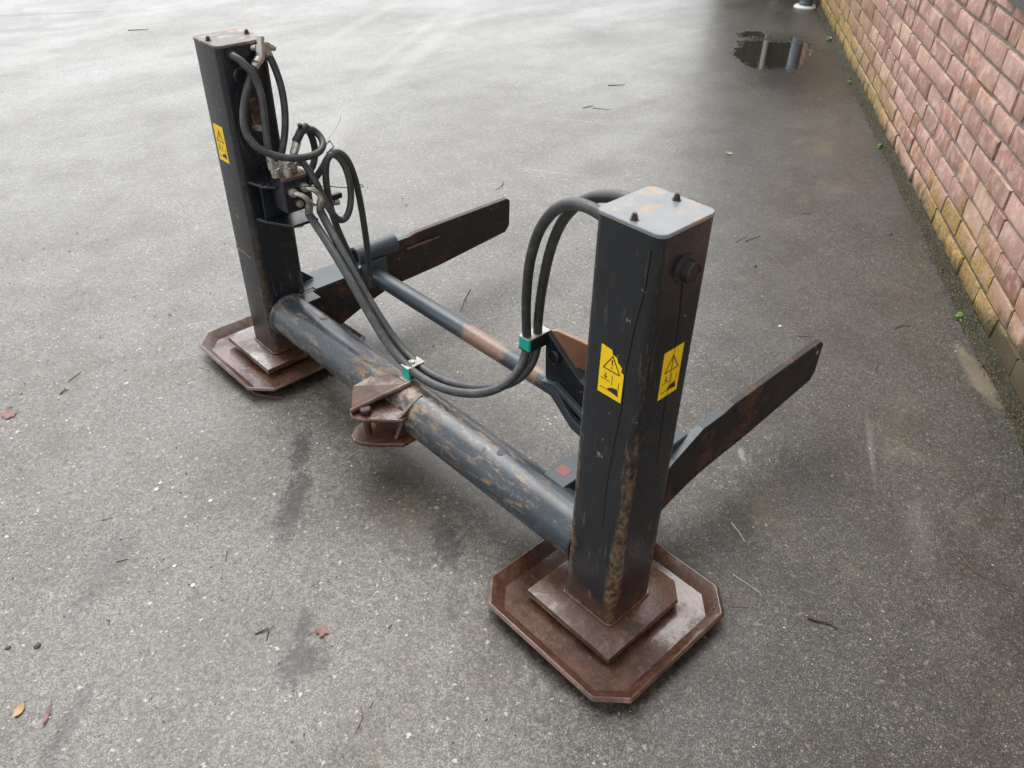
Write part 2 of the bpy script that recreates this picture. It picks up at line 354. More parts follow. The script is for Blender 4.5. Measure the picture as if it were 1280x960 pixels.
def box_bm(x0, x1, y0, y1, z0, z1, bevel=0.0, seg=1, bm=None):
    b = bm or bmesh.new()
    r = bmesh.ops.create_cube(b, size=1)
    for v in r['verts']: v.co = Vector(((x0+x1)/2+v.co.x*(x1-x0), (y0+y1)/2+v.co.y*(y1-y0), (z0+z1)/2+v.co.z*(z1-z0)))
    if bevel: bmesh.ops.bevel(b, geom=list({e for v in r['verts'] for e in v.link_edges}), offset=bevel, segments=seg, affect='EDGES', profile=.5)
    return b
def box(name, d, mat, parent, bevel=.002, **p): return link(name, frombm(box_bm(*d, bevel=bevel)), mat, parent, **p)
def prism_bm(pts, axis, a, b_, bevel=0.0, bm=None, seg=1):
    """outline in the plane across axis, pushed from a to b_"""
    b = bm or bmesh.new()
    def P(u, v, w): return {'x': (w, u, v), 'y': (u, w, v), 'z': (u, v, w)}[axis]
    lo = [b.verts.new(P(u, v, a)) for u, v in pts]; hi = [b.verts.new(P(u, v, b_)) for u, v in pts]
    fs = [b.faces.new(lo), b.faces.new(hi[::-1])]
    for i in range(len(pts)): fs.append(b.faces.new((lo[i], hi[i], hi[(i+1) % len(pts)], lo[(i+1) % len(pts)])))
    bmesh.ops.recalc_face_normals(b, faces=b.faces)
    if bevel:
        es = list({e for f in fs[:2] for e in f.edges})
        bmesh.ops.bevel(b, geom=es, offset=bevel, segments=seg, affect='EDGES', profile=.5)
    return b
def prism(name, pts, axis, a, b_, mat, parent, bevel=.0025, **p):
    return link(name, frombm(prism_bm(pts, axis, a, b_, bevel)), mat, parent, **p)
def rrect(hx, hy, r, n=5):
    out = []
    for cx, cy, a0 in ((hx-r, hy-r, 0), (-hx+r, hy-r, 90), (-hx+r, -hy+r, 180), (hx-r, -hy+r, 270)):
        for i in range(n+1):
            a = R_(a0+90*i/n); out.append((cx+r*math.cos(a), cy+r*math.sin(a)))
    return out
def smooth_path(P, step=6):
    P = [Vector(p) for p in P]; out = []
    for i in range(len(P)-1):
        p0 = P[max(i-1, 0)]; p1 = P[i]; p2 = P[i+1]; p3 = P[min(i+2, len(P)-1)]
        for j in range(step):
            t = j/step
            out.append(.5*((2*p1)+(p2-p0)*t+(2*p0-5*p1+4*p2-p3)*t*t+(3*p1-p0-3*p2+p3)*t**3))
    out.append(P[-1]); return out
def relax(P, n=2):
    P = [Vector(p) for p in P]
    for _ in range(n): P = [P[0]]+[(P[i-1]+2*P[i]+P[i+1])/4 for i in range(1, len(P)-1)]+[P[-1]]
    return P
def tube_bm(P, r, n=12, bm=None, caps=True):
    b = bm or bmesh.new(); P = [Vector(p) for p in P]
    rad = r if callable(r) else (lambda t: r)
    T = [(P[min(i+1, len(P)-1)]-P[max(i-1, 0)]).normalized() for i in range(len(P))]
    u = T[0].orthogonal().normalized(); rings = []
    for i, p in enumerate(P):
        u = (u-T[i]*u.dot(T[i])).normalized(); w = T[i].cross(u); rr = rad(i/max(1, len(P)-1))
        rings.append([b.verts.new(p+(u*math.cos(2*math.pi*j/n)+w*math.sin(2*math.pi*j/n))*rr) for j in range(n)])
    for i in range(len(P)-1):
        for j in range(n): b.faces.new((rings[i][j], rings[i][(j+1) % n], rings[i+1][(j+1) % n], rings[i+1][j]))
    if caps: b.faces.new(rings[0][::-1]); b.faces.new(rings[-1])
    return b
def tube(name, P, r, mat, parent, n=12, ang=40, **p): return link(name, frombm(tube_bm(P, r, n), ang), mat, parent, **p)
def lathe_bm(p0, p1, prof, n=16, bm=None):
    """profile of (t along p0-p1 in metres, radius)"""
    b = bm or bmesh.new(); p0 = Vector(p0); ax = (Vector(p1)-p0).normalized(); u = ax.orthogonal().normalized(); w = ax.cross(u)
    rings = [[b.verts.new(p0+ax*t+(u*math.cos(2*math.pi*j/n)+w*math.sin(2*math.pi*j/n))*r) for j in range(n)] for t, r in prof]
    for i in range(len(rings)-1):
        for j in range(n): b.faces.new((rings[i][j], rings[i][(j+1) % n], rings[i+1][(j+1) % n], rings[i+1][j]))
    b.faces.new(rings[0][::-1]); b.faces.new(rings[-1]); return b
def lathe(name, p0, p1, prof, mat, parent, n=16, ang=35, **p): return link(name, frombm(lathe_bm(p0, p1, prof, n), ang), mat, parent, **p)

# the wall's line on the ground: origin, direction along, direction into the wall
WA = Vector((1.56, -.526, 0)); WD = Vector((.81457, .58006, 0)); WN = Vector((.58006, -.81457, 0))
def W(s, lat, z=0.0): return WA+WD*s+WN*lat+Vector((0, 0, z))
WROT = math.atan2(WD.y, WD.x)

# ------------------------------------------------------------------ ground
def ground_z(x, y):
    v = Vector((x, y, 0))-WA; s = v.dot(WD); l = v.dot(WN)
    d = ((s-5.1)/.92)**2+((l+.53)/.40)**2
    dip = -.0044*max(0.0, 1-d)
    if d < 1.3:
        dip += .0022*mnoise.noise(Vector((x*3.1, y*3.1, 0)))+.0008*mnoise.noise(Vector((x*11, y*11, 3)))+.0014*mnoise.noise(Vector((x*48, y*48, 7)))
        dip = min(dip, .0)
    return dip
def lines(lo, hi, a, b, fine):
    L = [lo, lo*.5+a*.5 if lo < a-4 else a-1]
    n = int((b-a)/fine); L += [a+(b-a)*i/n for i in range(n+1)]
    L += [b+1, b*.5+hi*.5, hi]; return sorted(set(round(v, 4) for v in L))
gx = lines(-60, 80, 4.0, 7.0, .011); gy = lines(-60, 80, 1.2, 4.2, .011)
vs_ = [(x, y, ground_z(x, y)) for y in gy for x in gx]; nx = len(gx)
fs_ = [(j*nx+i, j*nx+i+1, (j+1)*nx+i+1, (j+1)*nx+i) for j in range(len(gy)-1) for i in range(nx-1)]
me = bpy.data.meshes.new('ground'); me.from_pydata(vs_, [], fs_); me.update()
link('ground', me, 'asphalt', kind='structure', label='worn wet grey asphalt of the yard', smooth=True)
pw = []
for i in range(48):
    a = 2*math.pi*i/48; pw.append(W(5.1+.95*math.cos(a), min(-.02, -.53+.42*math.sin(a)), -.0024))
me = bpy.data.meshes.new('puddle'); me.from_pydata([tuple(v) for v in pw], [], [tuple(range(48))]); me.update()
link('puddle', me, 'water', kind='structure', label='shallow rain puddle beside the far end of the wall')

# ------------------------------------------------------------------ brick wall
def project(p):
    q = p-CAM; d = q.dot(FWD)
    if d < .1: return None
    return 640+1007.4*q.dot(RIGHT)/d, 480-1007.4*q.dot(UP)/d, d
wall = empty('brick_wall', W(3.2, .15), 'long old pink brick wall with algae on its lowest courses', 'wall')
WOFF = .014; PITCH, COURSE, Z0 = .265, .0985, .0525; WTOP = 2.9; S0, S1 = -2.2, 7.6
WIN = (.55, 1.66, 1.09, 2.3)
core = bmesh.new()
def wallbox(bm, s0, s1, l0, l1, z0, z1):
    r = bmesh.ops.create_cube(bm, size=1)
    for v in r['verts']:
        c = v.co; v.co = W((s0+s1)/2+c.x*(s1-s0), (l0+l1)/2+c.y*(l1-l0), (z0+z1)/2+c.z*(z1-z0))
CF = WOFF+.008
wallbox(core, S0, S1, CF, .34, -.05, WIN[2]); wallbox(core, S0, WIN[0], CF, .34, WIN[2], WTOP); wallbox(core, WIN[1], S1, CF, .34, WIN[2], WTOP)
wallbox(core, WIN[0], WIN[1], CF, .34, WIN[3], WTOP)
link('mortar_bed', frombm(core), 'mortar', wall, loc=(0, 0, 0)).matrix_parent_inverse = Matrix.Translation(-wall.location)
def brick_mesh(L, seed):
    rnd = random.Random(seed); b = box_bm(-L/2, L/2, -.09, 0, -.0405, .0405, .0)
    es = [e for e in b.edges if all(v.co.y > -.05 for v in e.verts)]
    bmesh.ops.bevel(b, geom=es, offset=.0045, segments=2, affect='EDGES', profile=.5)
    for v in b.verts:
        if v.co.y > -.08: v.co += Vector((rnd.uniform(-.0035, .0035), rnd.uniform(-.003, .003), rnd.uniform(-.0035, .0035)))
    me = frombm(b, 50); me.materials.append(M['brick']); return me
full = [brick_mesh(PITCH-.014, 10+i) for i in range(9)]; half = [brick_mesh(PITCH/2-.014, 50+i) for i in range(4)]
cand = []; rest = []
ncourse = int((WTOP-Z0)/COURSE)
for c in range(ncourse):
    z = Z0+COURSE*(c+.5); s = S0+(0.0 if c % 2 else PITCH/2)+(.06 if c % 3 else .0)+random.uniform(-.02, .02)
    while s < S1-.1:
        isf = random.random() > .1; L = PITCH if isf else PITCH/2
        sm = s+L/2; s += L
        if WIN[0]-.02 < sm < WIN[1]+.02 and WIN[2] < z < WIN[3]: continue
        p = W(sm, WOFF+random.uniform(-.005, .0025), z+random.uniform(-.002, .002))
        vis = False; area = 0
        for ds in (-.5, .5):
            q = project(p+WD*L*ds)
            if q and -12 < q[0] < 1292 and -25 < q[1] < 985: vis = True; area = 1/q[2]**2
        (cand if vis else rest).append((area, p, isf, random.uniform(-.012, .012)))
cand.sort(key=lambda t: -t[0]); rest += cand[300:]; cand = cand[:300]
for a, p, isf, rz in cand:
    o = link('brick', random.choice(full if isf else half), None, wall); o.matrix_parent_inverse = Matrix.Translation(-wall.location)
    o.location = p; o.rotation_euler = (random.uniform(-.012, .012), rz*.6, WROT)
RM = Matrix.Rotation(WROT, 4, 'Z'); bv = []; bf = []
for a, p, isf, rz in rest:
    m_ = random.choice(full if isf else half); off = len(bv); T = Matrix.Translation(p) @ RM
    bv += [tuple(T @ v.co) for v in m_.vertices]; bf += [tuple(i+off for i in f.vertices) for f in m_.polygons]
me = bpy.data.meshes.new('more_bricks'); me.from_pydata(bv, [], bf); me.update()
link('more_bricks', me, 'brick', wall, kind='stuff').matrix_parent_inverse = Matrix.Translation(-wall.location)
cop = bmesh.new(); wallbox(cop, S0-.02, S1+.02, -.02, .38, WTOP, WTOP+.07)
link('coping', frombm(cop), 'concrete', wall).matrix_parent_inverse = Matrix.Translation(-wall.location)

# window above the near bricks
win = empty('window', W(1.1, .1, WIN[2]), 'dark green painted window frame above the nearest bricks', 'window')
def wpart(name, mat, par, *boxes, root=None):
    b = bmesh.new()
    for bb in boxes: wallbox(b, *bb)
    o = link(name, frombm(b), mat, par); o.matrix_parent_inverse = Matrix.Translation(-(root or par).location); return o
a, b_, c, d = WIN
wpart('sill', 'green_paint', win, (a-.03, b_+.0, -.012, .2, c+.002, c+.05))
wpart('frame', 'green_paint', win, (a+.002, a+.07, .09, .15, c+.052, d-.002), (b_-.07, b_-.002, .09, .15, c+.052, d-.002), (a+.072, b_-.072, .09, .15, c+.052, c+.12), (a+.072, b_-.072, .09, .15, d-.07, d-.002), ((a+b_)/2-.03, (a+b_)/2+.03, .09, .15, c+.122, d-.072))
for s0, s1 in ((a+.072, (a+b_)/2-.032), ((a+b_)/2+.032, b_-.072)):
    wpart('pane', 'glass', win, (s0, s1, .12, .126, c+.122, d-.072))

# mossy gutter at the foot of the wall
bm = bmesh.new(); rows = []; ns = 420
for i in range(ns+1):
    s = S0+(S1-S0)*i/ns; row = []
    wob = .022*mnoise.noise(Vector((s*2.1, 0, 0)))+.012*mnoise.noise(Vector((s*9, 4, 0)))
    for j in range(7):
        t = j/6; lat0, z0_ = ((-.020, -.004), (-.013, .005), (-.007, .013), (-.002, .025), (.003, .038), (.007, .052), (.024, .064))[j]; lat = lat0+wob*(1-t)
        zz = z0_*(1+.35*mnoise.noise(Vector((s*3.3, 2, 0))))+(.016*mnoise.noise(Vector((s*14, j*.9, 1)))+.014*mnoise.noise(Vector((s*45, j*2.1, 5))))*(math.sin(math.pi*min(1, t*1.1+.02)))
        row.append(bm.verts.new(W(s, lat, zz)))
    rows.append(row)
for i in range(ns):
    for j in range(6): bm.faces.new((rows[i][j], rows[i+1][j], rows[i+1][j+1], rows[i][j+1]))
link('moss_strip', frombm(bm, 60), 'moss', kind='stuff', label='dark moss and silt along the foot of the wall', category='moss')
# litter lying on it
lv = []; lf = []
for i in range(900):
    s = random.uniform(-.6, 7); lat = random.gauss(-.006, .012); h = max(0, (lat+.018)/.025)**1.5*.05+.005
    if lat > .006: continue
    p = W(s, lat, h); q = Matrix.Rotation(random.uniform(0, 6.3), 3, 'Z') @ Matrix.Rotation(random.uniform(-.6, .6), 3, 'X'); l = random.uniform(.004, .014); w = random.uniform(.0015, .005)
    o_ = len(lv); lv += [tuple(p+q @ Vector(v)) for v in ((-l, 0, 0), (0, -w, .001), (l, 0, 0), (0, w, .001), (0, 0, .0035))]
    lf += [(o_, o_+1, o_+4), (o_+1, o_+2, o_+4), (o_+2, o_+3, o_+4), (o_+3, o_, o_+4), (o_+3, o_+2, o_+1, o_)]
me = bpy.data.meshes.new('litter'); me.from_pydata(lv, [], lf); me.update()
link('leaf_litter', me, 'litter', kind='stuff', label='small brown plant litter along the foot of the wall', category='litter')
# grit over the asphalt
lv = []; lf = []
for i in range(5200):
    x = random.uniform(-1.4, 2.6); y = random.uniform(-1.0, 3.4)
    l_ = (Vector((x, y, 0))-WA).dot(WN)
    if l_ > -.02: continue
    if x > .5 and random.random() < .55: continue
    r = random.choice((.0013, .0016, .002, .002, .0026, .0034))*random.uniform(.8, 1.3); a = random.uniform(0, 6.3); e = random.uniform(.6, 1.5)
    o_ = len(lv); ca, sa = math.cos(a), math.sin(a)
    for dx, dy, dz in ((1, 0, .15), (0, 1, .1), (-1, 0, .2), (0, -1, .1), (.15, .1, .75), (0, 0, -.4)):
        dx *= r*e; dy *= r/e; lv.append((x+dx*ca-dy*sa, y+dx*sa+dy*ca, .0004+dz*r))
    lf += [(o_, o_+1, o_+4), (o_+1, o_+2, o_+4), (o_+2, o_+3, o_+4), (o_+3, o_, o_+4), (o_+1, o_, o_+5), (o_+2, o_+1, o_+5), (o_+3, o_+2, o_+5), (o_, o_+3, o_+5)]
me = bpy.data.meshes.new('grit'); me.from_pydata(lv, [], lf); me.update()
link('loose_grit', me, 'grit', kind='stuff', label='fine pale and dark grit scattered over the asphalt', category='grit')

# drainpipe and the dark lean-to that the puddle mirrors
pp = W(6.93, -.105)
dp = empty('drainpipe', pp, 'grey blue round pipe standing at the far end of the wall', 'pipe')
b = lathe_bm((0, 0, 0), (0, 0, 1), [(.0, .068), (.05, .068), (.055, .06), (2.7, .06)], 24)
link('pipe', frombm(b, 40), 'pipe', dp)
link('collar', frombm(lathe_bm((0, 0, -.01), (0, 0, 1), [(0, .115), (.02, .115), (.032, .10), (.034, .075)], 24), 40), 'white', dp)
sh = empty('lean_to', W(8.4, -.4), 'dark brown boarded lean-to mirrored in the puddle by the wall', 'shed')
SF, SL0, SL1, SH = 7.85, -.98, .3, 2.3
for i in range(9):
    w_ = (SL1-SL0)/9
    wpart('board', 'boards', sh, (SF, SF+.03, SL0+w_*i+.0015, SL0+w_*(i+1)-.0015, 0, SH))
wpart('back_lining', 'boards', sh, (SF+.032, SF+.05, SL0+.04, SL1, 0, SH))
wpart('side_wall', 'boards', sh, (SF+.032, SF+1.6, SL0, SL0+.03, 0, SH))
wpart('roof', 'roof', sh, (SF-.12, SF+1.7, SL0-.1, SL1, SH+.002, SH+.09))
wd = empty('white_downpipe', W(SF-.06, -.34), 'white downpipe on the dark lean-to, mirrored in the puddle', 'pipe')
link('pipe', frombm(lathe_bm((0, 0, 0), (0, 0, 1), [(.0, .027), (SH, .027)], 16), 40), 'concrete', wd)
link('shoe', frombm(lathe_bm((0, 0, .02), (0, 0, 1), [(0, .045), (.10, .045), (.12, .038)], 16), 40), 'white', wd)

# ------------------------------------------------------------------ the stabiliser frame
L = 1.651; HX, HY, H = .0825, .08, 1.149
T = empty('stabiliser_frame', (0, .82, 0), 'black and rusty steel stabiliser frame with two square posts and hoses', 'stabiliser')
def up(o): o.matrix_parent_inverse = Matrix.Translation(-T.location); return o
def part(o): return up(o)

def octo(h, c, hx2=None):
    return [(h-c, -h), (h, -h+c), (h, h-c), (h-c, h), (-h+c, h), (-h, h-c), (-h, -h+c), (-h+c, -h)]
def pad_mesh():
    bm = bmesh.new(); t = .009
    inner = octo(.215, .052); outer = octo(.246, .064)
    zi, zo = .006, .046
    A0 = [bm.verts.new((x, y, zi+t)) for x, y in inner]; A1 = [bm.verts.new((x, y, zo)) for x, y in outer]
    B1 = [bm.verts.new((x*1.036, y*1.036, zo-t*.85)) for x, y in outer]; B0 = [bm.verts.new((x, y, zi-.004)) for x, y in inner]
    bm.faces.new(A0); bm.faces.new(B0[::-1])
    for i in range(8):
        j = (i+1) % 8
        bm.faces.new((A0[i], A0[j], A1[j], A1[i])); bm.faces.new((A1[i], A1[j], B1[j], B1[i])); bm.faces.new((B1[i], B1[j], B0[j], B0[i]))
    bmesh.ops.recalc_face_normals(bm, faces=bm.faces)
    bmesh.ops.bevel(bm, geom=[e for e in bm.edges], offset=.0022, segments=2, affect='EDGES', profile=.5)
    return frombm(bm, 45)
pad_me = pad_mesh()
ip = [(-.148, -.145), (.128, -.145), (.172, -.10), (.172, .10), (.128, .148), (-.148, .148)]
ip_me = frombm(prism_bm(ip, 'z', .030, .053, .006, seg=2), 40)
sp_me = frombm(box_bm(-.115, .13, -.115, .115, .0152, .0298, .0))
post_bm = bmesh.new(); ol = rrect(HX, HY, .019)
lev = [.0535, .10, .3, .6, .9, H-.0095]
rings = [[post_bm.verts.new((x, y, z)) for x, y in ol] for z in lev]
for i in range(len(lev)-1):
    for j in range(len(ol)): post_bm.faces.new((rings[i][j], rings[i][(j+1) % len(ol)], rings[i+1][(j+1) % len(ol)], rings[i+1][j]))
post_bm.faces.new(rings[0][::-1]); post_bm.faces.new(rings[-1])
post_me = frombm(post_bm, 40)
cap_me = frombm(prism_bm(rrect(HX+.0012, HY+.0012, .020), 'z', H-.0092, H, .0016), 40)
weld_me = frombm(prism_bm(rrect(HX+.006, HY+.006, .02), 'z', .0532, .061, .003), 40)
bolt_me = frombm(lathe_bm((0, 0, 0), (0, 0, 1), [(0, .0095), (.002, .0095), (.0021, .0068), (.009, .0068), (.0091, .0045), (.013, .0045)], 6))
boss_me = frombm(lathe_bm((0, 0, 0), (0, -1, 0), [(-.002, .032), (.002, .031), (.006, .0225), (.022, .0225), (.024, .021), (.024, .016), (.022, .0155)], 28), 35)
for me_, mt in ((pad_me, 'rust'), (ip_me, 'rust'), (sp_me, 'rust_dark'), (post_me, 'post'), (cap_me, 'cap'), (weld_me, 'rust'), (bolt_me, 'rust_dark'), (boss_me, 'arm')): me_.materials.append(M[mt])
for yy in (0, L):
    far = yy > 0
    if far: post_me = post_me.copy(); post_me.materials[0] = M['post_far']
    po = part(link('post', post_me, None, T)); po.location = (0, yy, 0)
    po['label'] = 'far black square post carrying the valve block' if far else 'near black square post with two yellow stickers'
    if far: cap_me = cap_me.copy(); cap_me.materials[0] = M['cap_far']
    link('cap_plate', cap_me, None, po); link('weld_bead', weld_me, None, po)
    for bx, by in ((-.066, 0), (.062, .002)): link('bolt', bolt_me, None, po, loc=(bx, by, H))
    if not far: link('pin_boss', boss_me, None, po, loc=(.0, -HY, 1.056))
    pad = part(link('foot_pad', pad_me, None, T)); pad.location = (-.006, yy, 0)
    pad.rotation_euler = (0, 0, R_(.6 if far else -.5))
    link('base_plate', ip_me, None, pad); link('spacer', sp_me, None, pad)
# eye for the far post's inner face: a pin ring and the slot the hoses leave by
fp = part(lathe('pin_ring', (-.024, L-HY-.001, 1.058), (-.024, L-HY-1, 1.058), [(0, .026), (.008, .026), (.010, .023), (.010, .015), (.004, .014)], 'paint', T, 24))
part(lathe('hose_grommet', (-.040, L-HY-.001, 1.118), (-.040, L-HY-1, 1.118), [(0, .021), (.005, .021), (.006, .018), (.006, .012)], 'black', T, 20))
part(lathe('lug_bolt', (.0, L-HY-.001, .955), (0, L-HY-1, .955), [(0, .018), (.006, .018), (.0061, .011), (.018, .011)], 'rust', T, 6, 20))
part(lathe('lug_bolt', (.0, L-HY-.001, .895), (0, L-HY-1, .895), [(0, .014), (.004, .014), (.0041, .010), (.022, .010)], 'zinc', T, 6, 20))
part(box('lug_strip', (-.012, .014, L-HY-.007, L-HY-.001, .885, .985), 'rust', T))

# main tube with weld collars
part(lathe('main_tube', (0, HY+.001, .2), (0, 9, .2), [(0, .077), (.35, .077), (.75, .077), (1.2, .077), (L-2*HY-.002, .077)], 'tube', T, 48))
for y0, dr in ((HY+.0015, 1), (L-HY-.0015, -1)):
    part(lathe('weld_collar', (0, y0, .2), (0, y0+dr, .2), [(0, .0795), (.008, .085), (.016, .084), (.022, .0775)] if dr < 0 else [(0, .079), (.006, .0825), (.012, .0775)], 'tube', T, 40))
for i, (hx, hy) in enumerate(((-.004, .415), (.016, 1.351))):
    ang = math.asin(hx/.077); nrm = Vector((math.sin(ang), 0, math.cos(ang))); c0 = Vector((0, hy, .2))+nrm*.0765
    part(lathe('drain_hole', c0, c0+nrm, [(0, .012), (.0012, .0115), (.0013, .006)], 'black', T, 14))

# arms: plate outlines in X,Z, mirrored about the frame's middle
arm_out = [(.03, .262), (.28, .262), (.33, .285), (.44, .331), (.545, .333), (.592, .342), (1.085, .342), (1.102, .328), (1.100, .215), (1.078, .188), (.70, .156), (.50, .150), (.42, .140), (.33, .118), (.21, .075), (.10, .078), (.03, .13)]
for far in (0, 1):
    y0, y1 = ((1.555, 1.580) if far else (.057, .082))
    ar = part(prism('arm', arm_out, 'y', y0, y1, 'arm', T, .003)); ar['label'] = 'far arm plate with pale weld bar' if far else 'near arm plate reaching past the near post'
    if far: part(prism('arm_beam', [(.0835, .2615), (.30, .2615), (.345, .24), (.345, .135), (.21, .09), (.0835, .09)], 'y', 1.5802, 1.690, 'bluegrey', T, .003))
    part(prism('edge_strip', [(.115, .2622), (.285, .2622), (.335, .2852), (.44, .3312), (.545, .3332), (.545, .3362), (.44, .3352), (.33, .290), (.28, .2672), (.115, .2672)], 'y', y0+.0006, y1-.0006, 'bluegrey', T, 0))
    if not far:
        part(prism('arm_beam', [(.004, .271), (.30, .271), (.36, .24), (.36, .205), (.06, .205), (.02, .245), (.004, .250)], 'y', .203, .279, 'bluegrey', T, .002))
        part(prism('beam_end', [(-.004, .258), (.006, .2745), (.0135, .2745), (.0035, .256)], 'y', .199, .283, 'paint', T, .001))
        part(prism('red_primer', [(.060, .2712), (.095, .2712), (.095, .2716), (.060, .2716)], 'y', .232, .270, 'red', T, 0))
    # rolled end where the beam meets the main tube
    ye = (1.500, 1.557) if far else (.0805, .140)
    pts = [(.046+.036*math.cos(R_(a)), .262-.036+.036*math.sin(R_(a))) for a in range(90, 200, 15)]
    pin_ = [(.046+.028*math.cos(R_(a)), .262-.036+.028*math.sin(R_(a))) for a in range(195, 85, -15)]
    if far: part(prism('rolled_end', [(.10, .262)]+pts+pin_+[(.10, .254)], 'y', ye[0], ye[1], 'paint', T, .0015))
    part(prism('gusset', [(.0835, .2625), (.155, .2675), (.0835, .335)], 'y', (L-.02) if far else .0, (L+.0) if far else .02, 'paint', T, .002))
    # pivot tube on top of the arm and the block holding the cross tube
    yp = 1.537 if far else L-1.537; zp, rp = (.348, .036) if far else (.275, .033)
    pv = bmesh.new(); lathe_bm((.285 if far else .33, yp, zp), (1, yp, zp), [(.015, rp-.01), (0, rp-.01), (0, rp), (.180, rp), (.180, rp-.01), (.165, rp-.01)], 32, pv)
    if far: part(link('pivot_tube', frombm(pv, 35), 'cross' if far else 'rust_orange', T))
    if far: part(lathe('bore_shade_disc', ((.285 if far else .33)+.0148, yp, zp), (0, yp, zp), [(0, rp-.0105), (.001, rp-.0105)], 'black', T, 24))  # black disc stands in for the shade inside the open tube
    part(box('pivot_block', (.315, .405, min(yp-.034, yp+.017), max(yp-.034, yp+.017), .212, .322), 'bluegrey', T, .003))
wb_ = part(box('weld_bar', (.53, .70, 1.543, 1.5545, .286, .296), 'rust', T, .003)); wb_.rotation_euler = (0, 0, 0)
part(lathe('tip_hole', (1.072, .0568, .305), (1.072, -1, .305), [(0, .008), (.0008, .008), (.0009, .004)], 'alu', T, 12))

# cross tube
part(lathe('cross_tube', (.352, L-1.503, .255), (.352, 9, .255), [(0, .032), (.3, .032), (.6, .032), (.9, .032), (1.503*2-L, .032)], 'cross', T, 36))

# bracket on the cross tube: two cheeks with a pin eye
chk = [(.536, .497), (.527, .500), (.392, .399), (.30, .36), (.30, .24), (.394, .228), (.44, .263), (.527, .338)]
def ring_plate(name, pts, x0, x1, hole, r, mat):
    o = part(prism(name, pts, 'x', x0, x1, mat, T, .002)); return o
ck = ring_plate('bracket_cheek', chk, .282, .300, None, 0, 'paint')
chr_ = [(.640, .380), (.624, .408), (.596, .420), (.551, .424), (.493, .430), (.42, .43), (.34, .36), (.30, .22), (.48, .21), (.60, .30)]
ring_plate('bracket_cheek', chr_, .400, .414, None, 0, 'rust_orange')
o = part(lathe('pin_eye', (.2816, .494, .431), (0, .494, .431), [(0, .024), (.007, .024), (.009, .021), (.009, .0145), (.0035, .0135)], 'paint', T, 24))
part(lathe('eye_bright_disc', (.2806, .494, .431), (0, .494, .431), [(0, .0130), (.0008, .0128)], 'alu', T, 20))  # pale disc stands in for bright ground seen through the eye
part(prism('bracket_web', [(.527, .336), (.47, .352), (.30, .285), (.30, .262), (.46, .330), (.395, .268), (.30, .235), (.30, .205), (.394, .227)], 'x', .262, .2815, 'bluegrey', T, .002))
part(box('bracket_base', (.3002, .3998, .30, .50, .286, .335), 'paint', T, .002))

# centre clevis on the main tube
lug_u = [(-.03, .765), (-.095, .755), (-.165, .825), (-.188, .845), (-.196, .866), (-.190, .892), (-.172, .912), (-.02, .955), (.0, .9), (.0, .80)]
lug_l = [(-.045, .742), (-.105, .742), (-.168, .798), (-.197, .835), (-.205, .860), (-.196, .888), (-.172, .908), (-.03, .95), (.0, .9), (.0, .78)]
part(prism('clevis_lug', lug_u, 'z', .222, .236, 'rust', T, .0035)); part(prism('clevis_lug', lug_l, 'z', .142, .158, 'rust', T, .0035))
part(lathe('clevis_pin', (-.152, .862, .105), (-.152, .862, 1), [(0, .010), (.003, .0125), (.13, .0125), (.134, .018), (.146, .018), (.149, .014)], 'rust_dark', T, 18))
bm = bmesh.new(); top = [(-.186, .888, .247), (-.112, .985, .248), (-.055, .966, .268), (-.012, .925, .2785), (-.004, .842, .281)]
va = [bm.verts.new(p) for p in top]; vb = [bm.verts.new((x+.004, y-.002, z-.010)) for x, y, z in top]
bm.faces.new(va); bm.faces.new(vb[::-1])
for i in range(5): bm.faces.new((va[i], va[(i+1) % 5], vb[(i+1) % 5], vb[i]))
part(link('cover_plate', frombm(bm), 'rust', T))
part(tube('edge_bar', [(-.190, .886, .246), (-.10, .865, .263), (.002, .838, .283)], .0085, 'rust', T, 12))
part(prism('side_cheek', [(-.10, .236), (-.03, .236), (.0, .27), (-.005, .281), (-.035, .272)], 'y', .765, .779, 'rust', T, .002))
part(prism('side_cheek', [(-.11, .158), (-.02, .158), (-.02, .2215), (-.075, .2215)], 'y', .772, .786, 'rust_dark', T, .002))

# ------------------------------------------------------------------ hoses
HR = .0136
HA = [(0.0, .078, 1.085), (0.0, .131, 1.093), (0, .169, 1.099), (.02, .235, 1.082), (.06, .319, 1.025), (.10, .406, .933), (.15, .482, .80), (.19, .529, .656), (.219, .553, .54), (.222, .55, .49), (.222, .548, .447), (.20, .547, .403), (.14, .538, .372), (.09, .573, .345), (.05, .653, .318), (.030, .75, .304), (.025, .863, .302), (.025, .964, .335), (.025, 1.041, .397), (.03, 1.125, .464), (.035, 1.211, .529), (.045, 1.307, .583), (.055, 1.385, .606), (.06, 1.425, .630)]
HB = [(.04, .078, 1.128), (.04, .136, 1.122), (.05, .198, 1.096), (.08, .276, 1.045), (.12, .355, .961), (.17, .434, .834), (.22, .501, .67), (.255, .542, .54), (.258, .545, .49), (.258, .541, .445), (.23, .534, .399), (.17, .529, .372), (.12, .578, .345), (.085, .665, .316), (.065, .767, .302), (.06, .873, .302), (.06, .969, .328), (.06, 1.048, .385), (.06, 1.139, .456), (.065, 1.22, .523), (.07, 1.29, .581), (.085, 1.364, .610), (.095, 1.41, .635)]
H1 = [(-.040, 1.575, 1.118), (-.045, 1.555, 1.122), (-.029, 1.53, 1.110), (-.010, 1.512, 1.077), (0, 1.502, 1.037), (-.002, 1.495, .986), (-.012, 1.485, .929), (-.021, 1.475, .871), (-.022, 1.472, .815)]
